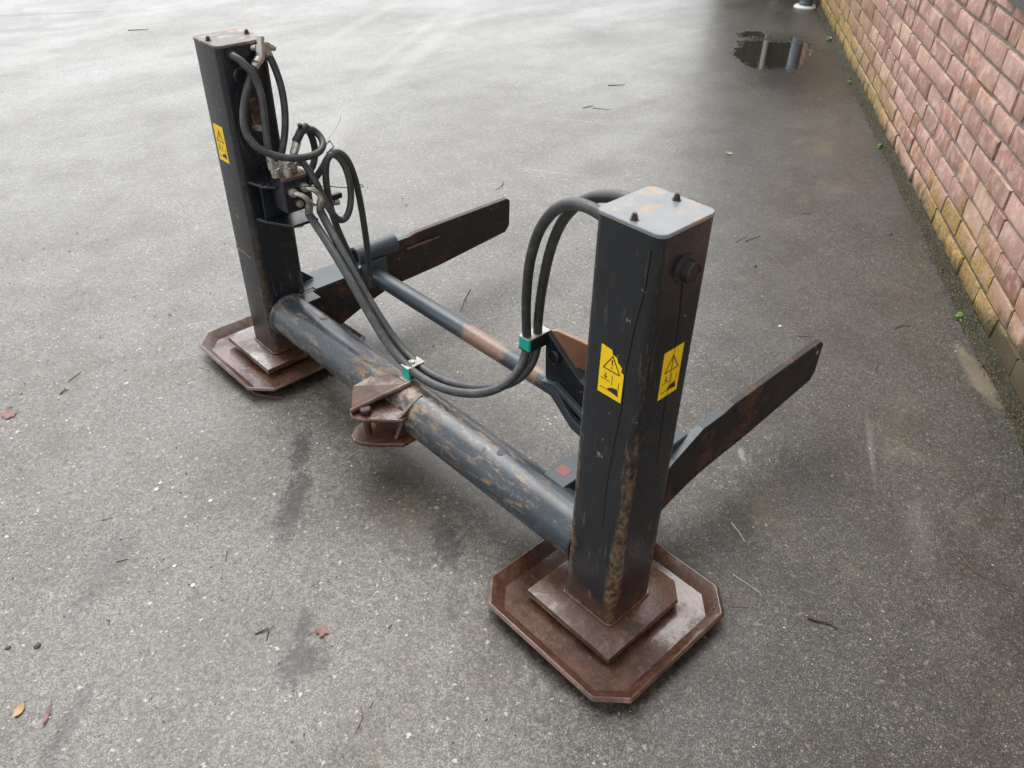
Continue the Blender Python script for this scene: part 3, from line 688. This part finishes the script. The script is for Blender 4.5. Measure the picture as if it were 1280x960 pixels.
H2 = [(.022, 1.54, 1.097), (.005, 1.54, 1.068), (-.023, 1.53, 1.04), (-.052, 1.52, .995), (-.072, 1.51, .941), (-.079, 1.49, .902), (-.062, 1.47, .869), (-.024, 1.445, .84), (.025, 1.43, .823), (.083, 1.42, .816), (.128, 1.42, .82), (.159, 1.44, .83), (.171, 1.47, .846), (.164, 1.49, .863), (.14, 1.49, .883), (.110, 1.475, .887), (.085, 1.465, .872)]
H3 = [(.064, 1.55, 1.12), (.076, 1.55, 1.095), (.084, 1.54, 1.054), (.087, 1.53, 1.007), (.084, 1.52, .955), (.071, 1.515, .89), (.055, 1.51, .845), (.030, 1.505, .80)]
H4 = [(.082, 1.475, .80), (.088, 1.44, .775), (.094, 1.41, .736), (.104, 1.40, .691), (.118, 1.39, .634), (.141, 1.385, .591), (.164, 1.38, .586), (.188, 1.38, .608), (.202, 1.38, .658), (.207, 1.385, .713), (.20, 1.39, .766), (.183, 1.40, .805), (.159, 1.405, .819), (.142, 1.412, .80), (.137, 1.422, .747), (.139, 1.425, .695), (.143, 1.425, .63), (.152, 1.425, .567), (.172, 1.43, .511), (.190, 1.432, .458), (.218, 1.44, .372), (.25, 1.45, .290), (.27, 1.452, .252), (.285, 1.447, .274), (.277, 1.43, .364), (.267, 1.42, .49), (.255, 1.41, .611), (.237, 1.40, .727), (.21, 1.395, .797), (.176, 1.395, .828), (.152, 1.415, .812), (.146, 1.44, .76), (.125, 1.47, .715), (.10, 1.485, .70)]
H5 = [(.142, 1.50, .872), (.160, 1.508, .835), (.167, 1.512, .79), (.15, 1.505, .745), (.11, 1.50, .72)]
for P, lab in ((HA, 'outer of the two hoses looping between the posts'), (HB, 'inner of the two hoses looping between the posts'), (H1, 'hose leaving the hole in the far post'), (H2, 'hose curving low across the valve block'), (H3, 'hose running down behind the far post corner'), (H4, 'long doubled hose loop hanging by the valve block'), (H5, 'short hose behind the curved one')):
    part(tube('hose', smooth_path(relax(P, 1), 6), HR if P in (HA, HB) else .0114, 'rubber', T, 14, label=lab))
part(tube('hose_sleeve', smooth_path([(.128, 1.486, .8875), (.104, 1.474, .8865), (.085, 1.465, .872), (.070, 1.462, .858)]), .0135, 'sleeve', T, 14))

def hexnut(name, p0, p1, r, l, parent, mat='zinc', n=6):
    return part(lathe(name, p0, p1, [(0, r*.9), (.0015, r), (l-.0015, r), (l, r*.9)], mat, parent, n, 20))
# valve block on two shelf brackets
part(prism('shelf_bracket', [(-.066, L-HY-.001), (-.05, 1.50), (-.02, 1.468), (.06, 1.468), (.062, L-HY-.001)], 'z', .722, .731, 'paint', T, .002))
part(prism('shelf_bracket', [(-.062, L-HY-.001), (-.05, 1.52), (.0, 1.43), (.095, 1.43), (.10, 1.50), (.066, L-HY-.001)], 'z', .592, .602, 'paint', T, .002))
part(prism('bracket_plate', [(-.045, .6025), (.045, .6025), (.045, .7215), (-.045, .7215)], 'y', 1.525, 1.534, 'paint', T, .002))
vb_ = part(box('valve_block', (-.012, .088, 1.432, 1.512, .645, .757), 'paint', T, .004))
tp_ = box('block_top', (-.010, .086, 1.434, 1.510, .7572, .7615), 'brass', vb_, .001)
def fitting(p, q, segs, name='fitting'):
    o = lathe(name, p, q, segs, 'zinc', vb_, 12, 25); return o
for (x, y) in ((-.022+.012, 1.472), (.02, 1.452), (.056, 1.478), (.030, 1.497)):
    fitting((x, y, .7616), (x, y, 2), [(0, .0135), (.012, .0135), (.013, .0155), (.028, .0155), (.030, .0115), (.046, .0115)])
fitting((.045, 1.460, .803), (.085, 1.465, .872), [(0, .0105), (.022, .0115), (.024, .0135), (.064, .0135)], 'ferrule')
fitting((-.020, 1.471, .790), (-.021, 1.474, .9), [(0, .0115), (.035, .0125), (.045, .0125)], 'ferrule')
for (x, z, hx, hy, hz) in ((.014, .716, .06, 1.425, .630), (.058, .722, .095, 1.41, .635)):
    P = [(x, 1.4315, z), (x+.004, 1.410, z), (x+.016, 1.396, z-.005), (x+.03, 1.392, z-.022), (hx-.002, hy-.022, hz+.040), (hx, hy-.008, hz+.022)]
    e_ = tube('elbow', smooth_path(P, 5), .0085, 'zinc', vb_, 12)
    fitting((x, 1.4318, z), (x, 0, z), [(0, .0145), (.014, .0145), (.015, .012), (.020, .012)], 'elbow_nut')
    fitting((hx-.002, hy-.018, hz+.046), (hx, hy+.004, hz-.01), [(0, .0125), (.010, .0135), (.042, .0135), (.046, .012)], 'ferrule')
fitting((.034, 1.4316, .672), (.034, 0, .672), [(0, .012), (.010, .012), (.011, .008), (.016, .008)], 'plug')
fitting((.07, 1.4316, .665), (.07, 0, .665), [(0, .012), (.010, .012), (.011, .008), (.02, .008)], 'plug')
fitting((.083, 1.475, .775), (.082, 1.474, .81), [(0, .0105), (.03, .0125)], 'ferrule')
fitting((.06, 1.50, .60), (.06, 1.50, .5), [(0.01, .010), (.03, .010), (.031, .014), (.042, .014)], 'drain_plug')
# lever behind the hose loop
part(box('valve_lever', (.160, .212, 1.452, 1.470, .632, .652), 'black', T, .003)).rotation_euler = (0, 0, 0)
part(lathe('lever_shaft', (.088, 1.461, .64), (.2, 1.461, .618), [(0, .006), (.09, .006), (.091, .011), (.112, .011)], 'zinc', T, 10))
# top fitting where two hoses meet at the far post
tf = part(lathe('banjo_fitting', (.040, 1.545, 1.102), (.052, 1.55, 1.160), [(0, .0135), (.018, .0145), (.0181, .0165), (.036, .0165), (.0361, .011), (.062, .011)], 'zinc', T, 12, 25))
lathe('hose_ferrule', (.018, 1.54, 1.088), (.040, 1.545, 1.104), [(-.01, .0115), (.0, .0135), (.03, .0135)], 'zinc', tf, 14, 30)
lathe('cross_nut', (.050, 1.552, 1.143), (.098, 1.548, 1.118), [(0, .010), (.012, .010), (.0121, .014), (.026, .014), (.0261, .0115), (.040, .0115), (.0401, .0085), (.05, .0085)], 'zinc', tf, 8, 25)
lathe('hose_ferrule', (.060, 1.55, 1.130), (.078, 1.55, 1.088), [(0, .0115), (.03, .0125)], 'zinc', tf, 14, 30)
part(tube('stub_pipe', [(.030, L-HY, 1.128), (.040, 1.555, 1.130), (.046, 1.548, 1.134)], .009, 'zinc', T))

# clamps on the hose pair
def clamp(name, d, axis, lab):
    x0, x1, y0, y1, z0, z1 = d; t = .004
    c_ = part(box(name, (x0+.010, x1, y0, y1, z0, z1), 'black', T, .002, label=lab)); box('end_cap', (x0, x0+.0098, y0-.0006, y1+.0006, z0+.0002, z1-.0002), 'teal', c_, .002)
    if axis == 'z':
        box('cover', (x0-.001, x1+.022, y0-.001, y1+.001, z1+.0004, z1+t), 'alu', c_, .001); box('cover', (x0-.001, x1+.022, y0-.001, y1+.001, z0-t, z0-.0004), 'black', c_, .001)
    else:
        box('cover', (x0-.003, x1+.003, y0-.002, y1+.002, z1+.0004, z1+t), 'alu', c_, .001); box('cover', (x0-.012, x1+.003, y0-.006, y1+.002, z0-t, z0-.0004), 'alu', c_, .001)
        lathe('bolt', ((x0+x1)/2, (y0+y1)/2, z1+t+.0003), ((x0+x1)/2, (y0+y1)/2, 9), [(0, .0065), (.005, .0065), (.006, .005)], 'zinc', c_, 8, 25)
    return c_
clamp('hose_clamp', (.206, .272, .526, .568, .462, .500), 'z', 'teal hose clamp beside the near post bracket')
clamp('hose_clamp', (.012, .073, .855, .890, .2795, .3195), 'y', 'teal hose clamp with pale cover on the main tube')
part(box('clamp_arm', (.2725, .300, .524, .536, .460, .4995), 'paint', T, .001))
# ties
part(tube('cable_tie', smooth_path([(.001, 1.40, .747), (.056, 1.385, .738), (.104, 1.372, .730), (.172, 1.362, .709), (.235, 1.372, .690), (.262, 1.395, .680), (.255, 1.42, .682)]), .0016, 'black', T, 6))
part(tube('cable_tie', [(.154, 1.424, .812), (.172, 1.405, .834), (.176, 1.43, .846), (.156, 1.446, .828)], .0022, 'black', T, 6))
part(tube('wire_end', [(.156, 1.42, .838), (.169, 1.43, .852), (.213, 1.45, .873), (.241, 1.46, .892), (.251, 1.47, .906)], .0011, 'zinc', T, 6))
part(lathe('tie_head', (.100, 1.470, .896), (.090, 1.466, .915), [(0, .007), (.008, .008), (.014, .006)], 'black', T, 10))
# dark wet runs down the near post
part(tube('paint_run', [(-.0828, -.058, 1.113), (-.0828, -.056, 1.038), (-.0828, -.043, .943), (-.0828, -.038, .885), (-.0828, -.034, .824), (-.0828, -.036, .743), (-.0828, -.027, .628), (-.0828, -.021, .503), (-.0828, -.023, .375)], lambda t: .0020*(1-.6*t), 'tar', T, 8))
part(tube('paint_run', [(0, -.0803, 1.026), (.008, -.0803, .959), (.010, -.0803, .884), (.009, -.0803, .699), (.015, -.0803, .557)], lambda t: .0018*(1-.6*t), 'tar', T, 8))

part(prism('bare_scratch', [(1.722, .443), (1.668, .440), (1.619, .436), (1.619, .4415), (1.668, .447), (1.722, .4495)], 'x', -.0834, -.0826, 'rust_orange', T, 0))
# ------------------------------------------------------------------ warning stickers
def sticker(face, cu, cz, torn, lab):
    """face 'x': on the side facing -X (u runs along -Y); face 'y': on the side facing -Y (u runs along +X)"""
    w, h = .032, .0595
    if torn: out = [(-w, -h), (w, -h), (w, .012), (.024, .016), (.026, .026), (.014, .034), (.010, .044), (-.001, .046), (-.004, .056), (-.020, h-.002), (-w, h)]
    else: out = [(-w, -h), (w, -h), (w, h), (-w, h)]
    def P(u, z, d):
        return (-HX-d, cu[1]-u, cz+z) if face == 'x' else (cu[0]+u, cu[1]-d, cz+z)
    def flat(name, polys, d0, d1, mat, par):
        bm = bmesh.new()
        for pl in polys:
            a_ = [bm.verts.new(P(u, z, d0)) for u, z in pl]; b2 = [bm.verts.new(P(u, z, d1)) for u, z in pl]
            bm.faces.new(a_); bm.faces.new(b2[::-1])
            for i in range(len(pl)): bm.faces.new((a_[i], b2[i], b2[(i+1) % len(pl)], a_[(i+1) % len(pl)]))
        return link(name, frombm(bm), mat, par)
    st = part(flat('warning_sticker', [out], .0003, .0010, 'yellow', T)); st['label'] = lab
    def bar(a, b, t=.0011):
        a = Vector(a); b = Vector(b); d = (b-a).normalized(); n = Vector((-d.y, d.x))*t
        return [tuple(a+n), tuple(b+n), tuple(b-n), tuple(a-n)]
    A_, B_, C_ = (-.022, .006), (.022, .006), (0, .043)
    pol = [bar(A_, B_), bar(B_, C_), bar(C_, A_), [(-.0016, .034), (.0016, .034), (.0008, .019), (-.0008, .019)], [(-.0016, .0155), (.0016, .0155), (.0016, .0125), (-.0016, .0125)],
           bar((-.014, -.004), (-.014, -.017), .0008), bar((-.014, -.0175), (-.018, -.012), .0008), bar((-.014, -.0175), (-.010, -.012), .0008),
           bar((-.026, -.021), (-.002, -.021), .0007), bar((-.026, -.044), (.0, -.044), .0007), bar((.004, -.004), (.004, -.027), .0005), bar((.022, -.012), (.022, -.03), .0005),
           [(-.006, -.040), (.006, -.033), (.020, -.031), (.024, -.048), (.012, -.046), (-.004, -.044)]]
    up_ = flat('pictogram', pol, .0011, .0016, 'ink', st)
sticker('x', (0, 0), .8115, True, 'torn yellow warning sticker on the left face of the near post')
sticker('y', (.009, -HY), .8140, False, 'yellow warning sticker on the right face of the near post')
sticker('x', (0, 1.669), .8330, False, 'yellow warning sticker on the far post')

# ------------------------------------------------------------------ leaves, twigs and stones lying about
def leaf(x, y, size, rot, mat, lab, kind='lobed'):
    bm = bmesh.new(); n = 30; rnd = random.Random(int(x*1000)); pts = []
    for i in range(n):
        a = 2*math.pi*i/n
        if kind == 'lobed': r = (.50+.50*abs(math.cos(2.5*a+.4*math.sin(a)))**1.1)*(.72+.28*math.cos(a-.5))+rnd.uniform(-.10, .10)
        else: r = 1/math.sqrt((math.cos(a)/1.0)**2+(math.sin(a)/(.55 if kind == 'oval' else .2))**2)*(1+rnd.uniform(-.04, .04))
        pts.append((r*math.cos(a)*size, r*math.sin(a)*size))
    def hz(px, py): return .003+.34*size*(mnoise.noise(Vector((px*40, py*40, x*9)))+.6)*(px*px+py*py)/(size*size)
    ca, sa = math.cos(rot), math.sin(rot)
    def V(px, py, dz): return bm.verts.new((px*ca-py*sa, px*sa+py*ca, hz(px, py)+dz))
    for dz in (0, .0007):
        c0 = V(0, 0, dz); mid_ = [V(px*.5, py*.5, dz) for px, py in pts]; ou = [V(px, py, dz) for px, py in pts]
        for i in range(n):
            j = (i+1) % n; bm.faces.new((c0, mid_[i], mid_[j])); bm.faces.new((mid_[i], ou[i], ou[j], mid_[j]))
    o = empty('fallen_leaf', (x, y, 0), lab, 'leaf', 'fallen leaves on the asphalt')
    me = bpy.data.meshes.new('leaf'); bm.to_mesh(me); bm.free()
    link('blade', me, mat, o, smooth=True)
    tube('stalk', [(size*.5*ca, size*.5*sa, .004), (size*1.1*ca, size*1.1*sa, .004), (size*1.7*ca-size*.2*sa, size*1.7*sa+size*.2*ca, .002)], .0007, 'twig_red', o, 5)
leaf(-.915, 1.925, .036, 1.3, 'leaf_red', 'large red brown lobed leaf at the far left edge')
leaf(-.606, .439, .024, 2.6, 'leaf_red', 'red brown curled leaf beside the dark round stain')
leaf(3.078, 1.709, .030, .4, 'leaf_pale', 'pale brown leaf alone on the wet asphalt toward the wall')
leaf(-1.257, .733, .017, .7, 'leaf_yellow', 'small yellow oval leaf at the lower left', 'oval')
leaf(-1.215, .675, .024, .9, 'leaf_red', 'narrow red brown leaf next to the small yellow leaf', 'narrow')
TW = [
 ([(-.699, 1.992), (-.641, 2.027)], 'twig', .0014, 'straight dark twig near the large red leaf'),
 ([(-.746, 1.938), (-.727, 1.946), (-.713, 1.946)], 'twig', .0022, 'short crooked twig near the large red leaf'),
 ([(.896, -.584), (.867, -.626), (.863, -.681), (.885, -.729)], 'twig_red', .0017, 'long curved red brown stalk at the lower right edge'),
 ([(.365, -.40), (.374, -.426), (.385, -.443), (.391, -.473)], 'twig', .0030, 'dark broken twig to the right of the near foot pad'),
 ([(.507, -.06), (.493, -.092), (.474, -.13)], 'straw', .0016, 'pale thick straw to the right of the near post'),
 ([(.343, -.177), (.343, -.227), (.343, -.271)], 'straw', .0010, 'thin pale straw beside the near foot pad'),
 ([(.24, -.235), (.284, -.276)], 'twig_red', .0010, 'thin red stalk touching the near foot pad corner'),
 ([(-.66, .198), (-.673, .17), (-.711, .148)], 'twig_red', .0014, 'curved red brown stalk at the bottom middle'),
 ([(-.646, .179), (-.629, .187)], 'twig', .0012, 'tiny twig beside the curved stalk at the bottom middle'),
 ([(-.464, .335), (-.479, .332)], 'twig', .0015, 'tiny dark twig left of the near foot pad'),
 ([(-.742, .551), (-.725, .545), (-.709, .541), (-.729, .516)], 'twig', .0022, 'black hooked twig above the dark round stain'),
 ([(-.874, 1.221), (-.864, 1.212), (-.848, 1.215)], 'twig', .0013, 'small curved dark twig in the left middle'),
 ([(-1.006, .855), (-1.0, .843), (-1.01, .835)], 'twig', .0012, 'tiny hooked black twig in the lower left'),
 ([(1.935, .113), (1.976, .101), (2.003, .076)], 'twig', .0017, 'dark twig near the wall beyond the near arm tip'),
 ([(1.591, .027), (1.633, .038), (1.667, .052)], 'twig', .0020, 'crooked twig between the near arm tip and the wall'),
 ([(2.147, .982), (2.196, .973), (2.257, .966)], 'twig', .0018, 'longer of two dark twigs right of the near post'),
 ([(2.104, 1.008), (2.198, 1.006)], 'twig', .0013, 'shorter of two dark twigs right of the near post'),
 ([(3.569, 3.116), (3.676, 3.051)], 'twig', .0024, 'straight twig on the bright wet asphalt at the top'),
 ([(3.047, 2.884), (3.136, 2.876)], 'twig', .0022, 'left one of two twigs end to end on bright asphalt'),
 ([(3.097, 2.841), (3.152, 2.75)], 'twig', .0018, 'right one of two twigs end to end on bright asphalt'),
 ([(1.761, 2.307), (1.709, 2.264), (1.645, 2.246)], 'twig', .0017, 'curved twig beyond the far arm tip'),
 ([(.839, 1.523), (.763, 1.472), (.691, 1.414)], 'twig', .0019, 'dark twig behind the cross tube'),
 ([(-.232, 1.50), (-.225, 1.455), (-.173, 1.388)], 'twig_red', .0026, 'pinkish stick under the far foot pad front corner'),
 ([(-.303, 1.764), (-.284, 1.705)], 'twig_red', .0010, 'thin stalk at the left of the far foot pad'),
 ([(2.653, .964), (2.679, .928)], 'twig', .0015, 'tiny twig on grey asphalt halfway to the wall'),
 ([(1.583, .356), (1.624, .304)], 'twig', .0015, 'short twig just beyond the near arm tip'),
 ([(-.661, .857), (-.682, .827)], 'twig', .0013, 'short twig left of the long dark stain'),
 ([(-.909, 1.032), (-.88, 1.021)], 'twig', .0013, 'short twig in the pale asphalt at the left'),
 ([(1.563, 6.927), (1.701, 6.85)], 'twig', .0030, 'thin twig far off left of the far post')]
for pts, mat, r, lab in TW:
    b0 = Vector((pts[0][0], pts[0][1], 0)); P = []
    for i, (x, y) in enumerate(pts): P.append((x-b0.x, y-b0.y, r*.8+(.002 if 0 < i < len(pts)-1 else 0)))
    b = tube_bm(smooth_path(P, 4), lambda t, r=r: r*(1-.5*t), 6)
    if r >= .0017 and mat == 'twig':
        q = Vector(P[len(P)//2]); e = Vector(P[-1])-Vector(P[0]); sdv = Vector((-e.y, e.x, 0)).normalized()*.012+e.normalized()*.012
        tube_bm([q, q+sdv*.6+Vector((0, 0, .002)), q+sdv+Vector((0, 0, .001))], r*.5, 5, b)
    o = link('twig', frombm(b, 50), mat, None, loc=b0); o['label'] = lab; o['category'] = 'twig'; o['group'] = 'twigs and stalks on the asphalt'
ST = [(1.965, .804, .009, 'stone_dark', 'dark pebble right of the near post'), (2.767, .538, .011, 'stone_dark', 'dark pebble in the damp lane near the wall'),
      (-.70, 1.237, .0075, 'stone_pale', 'yellowish pale pebble, lower of a close pair at the left'), (-.679, 1.257, .006, 'stone_pale', 'white pebble, upper of a close pair at the left'),
      (-.601, 1.08, .006, 'stone_pale', 'white pebble left of the long dark stain'), (-.795, .908, .0055, 'stone_pale', 'white pebble above the middle of the lower left'),
      (-.788, .809, .006, 'stone_pale', 'white pebble, lower of two in the lower left middle'), (-1.165, .892, .009, 'stone_dark', 'flat black pebble at the left edge'),
      (-1.221, .937, .0065, 'stone_dark', 'smaller black pebble at the left edge'), (1.594, .444, .008, 'stone_pale', 'pale chip beyond the near arm tip')]
for x, y, r, mat, lab in ST:
    bm = bmesh.new(); bmesh.ops.create_icosphere(bm, subdivisions=2, radius=r)
    for v in bm.verts:
        v.co *= 1+.35*mnoise.noise(v.co*140+Vector((x*7, y*5, 0))); v.co.z = v.co.z*.42+r*.18
    o = link('pebble', frombm(bm, 50), mat, None, loc=(x, y, 0)); o['label'] = lab; o['category'] = 'pebble'; o['group'] = 'pebbles on the asphalt'
def weed(s, lat, size, n, lab):
    o = empty('weed', W(s, lat, .006), lab, 'weed', 'weeds at the foot of the wall')
    for i in range(n):
        a = random.uniform(0, 6.3); l = size*random.uniform(.6, 1.1); t = random.uniform(.25, 1.0); w = l*.34
        bm = bmesh.new(); ca, sa = math.cos(a), math.sin(a); rows = []
        for k_ in range(5):
            u = k_/4; r = l*u; z = l*(t*u-.45*u*u)+.003; hw = w*math.sin(math.pi*min(.97, u*.85+.08))
            rows.append([bm.verts.new((r*ca-d*hw*sa, r*sa+d*hw*ca, z+abs(d)*hw*.3)) for d in (-1, 0, 1)])
        for k_ in range(4):
            for d in range(2): bm.faces.new((rows[k_][d], rows[k_+1][d], rows[k_+1][d+1], rows[k_][d+1]))
        me = bpy.data.meshes.new('leaf'); bm.to_mesh(me); bm.free(); link('leaf', me, 'weed', o, smooth=True)
weed(.82, -.012, .032, 12, 'bright green weed at the foot of the nearest wall stretch')
weed(2.88, -.010, .040, 9, 'small green weed at the wall foot halfway along')
weed(4.24, -.008, .034, 7, 'tiny weed at the wall foot beside the puddle')
weed(5.59, -.02, .040, 8, 'tiny weed at the far wall foot before the pipe')
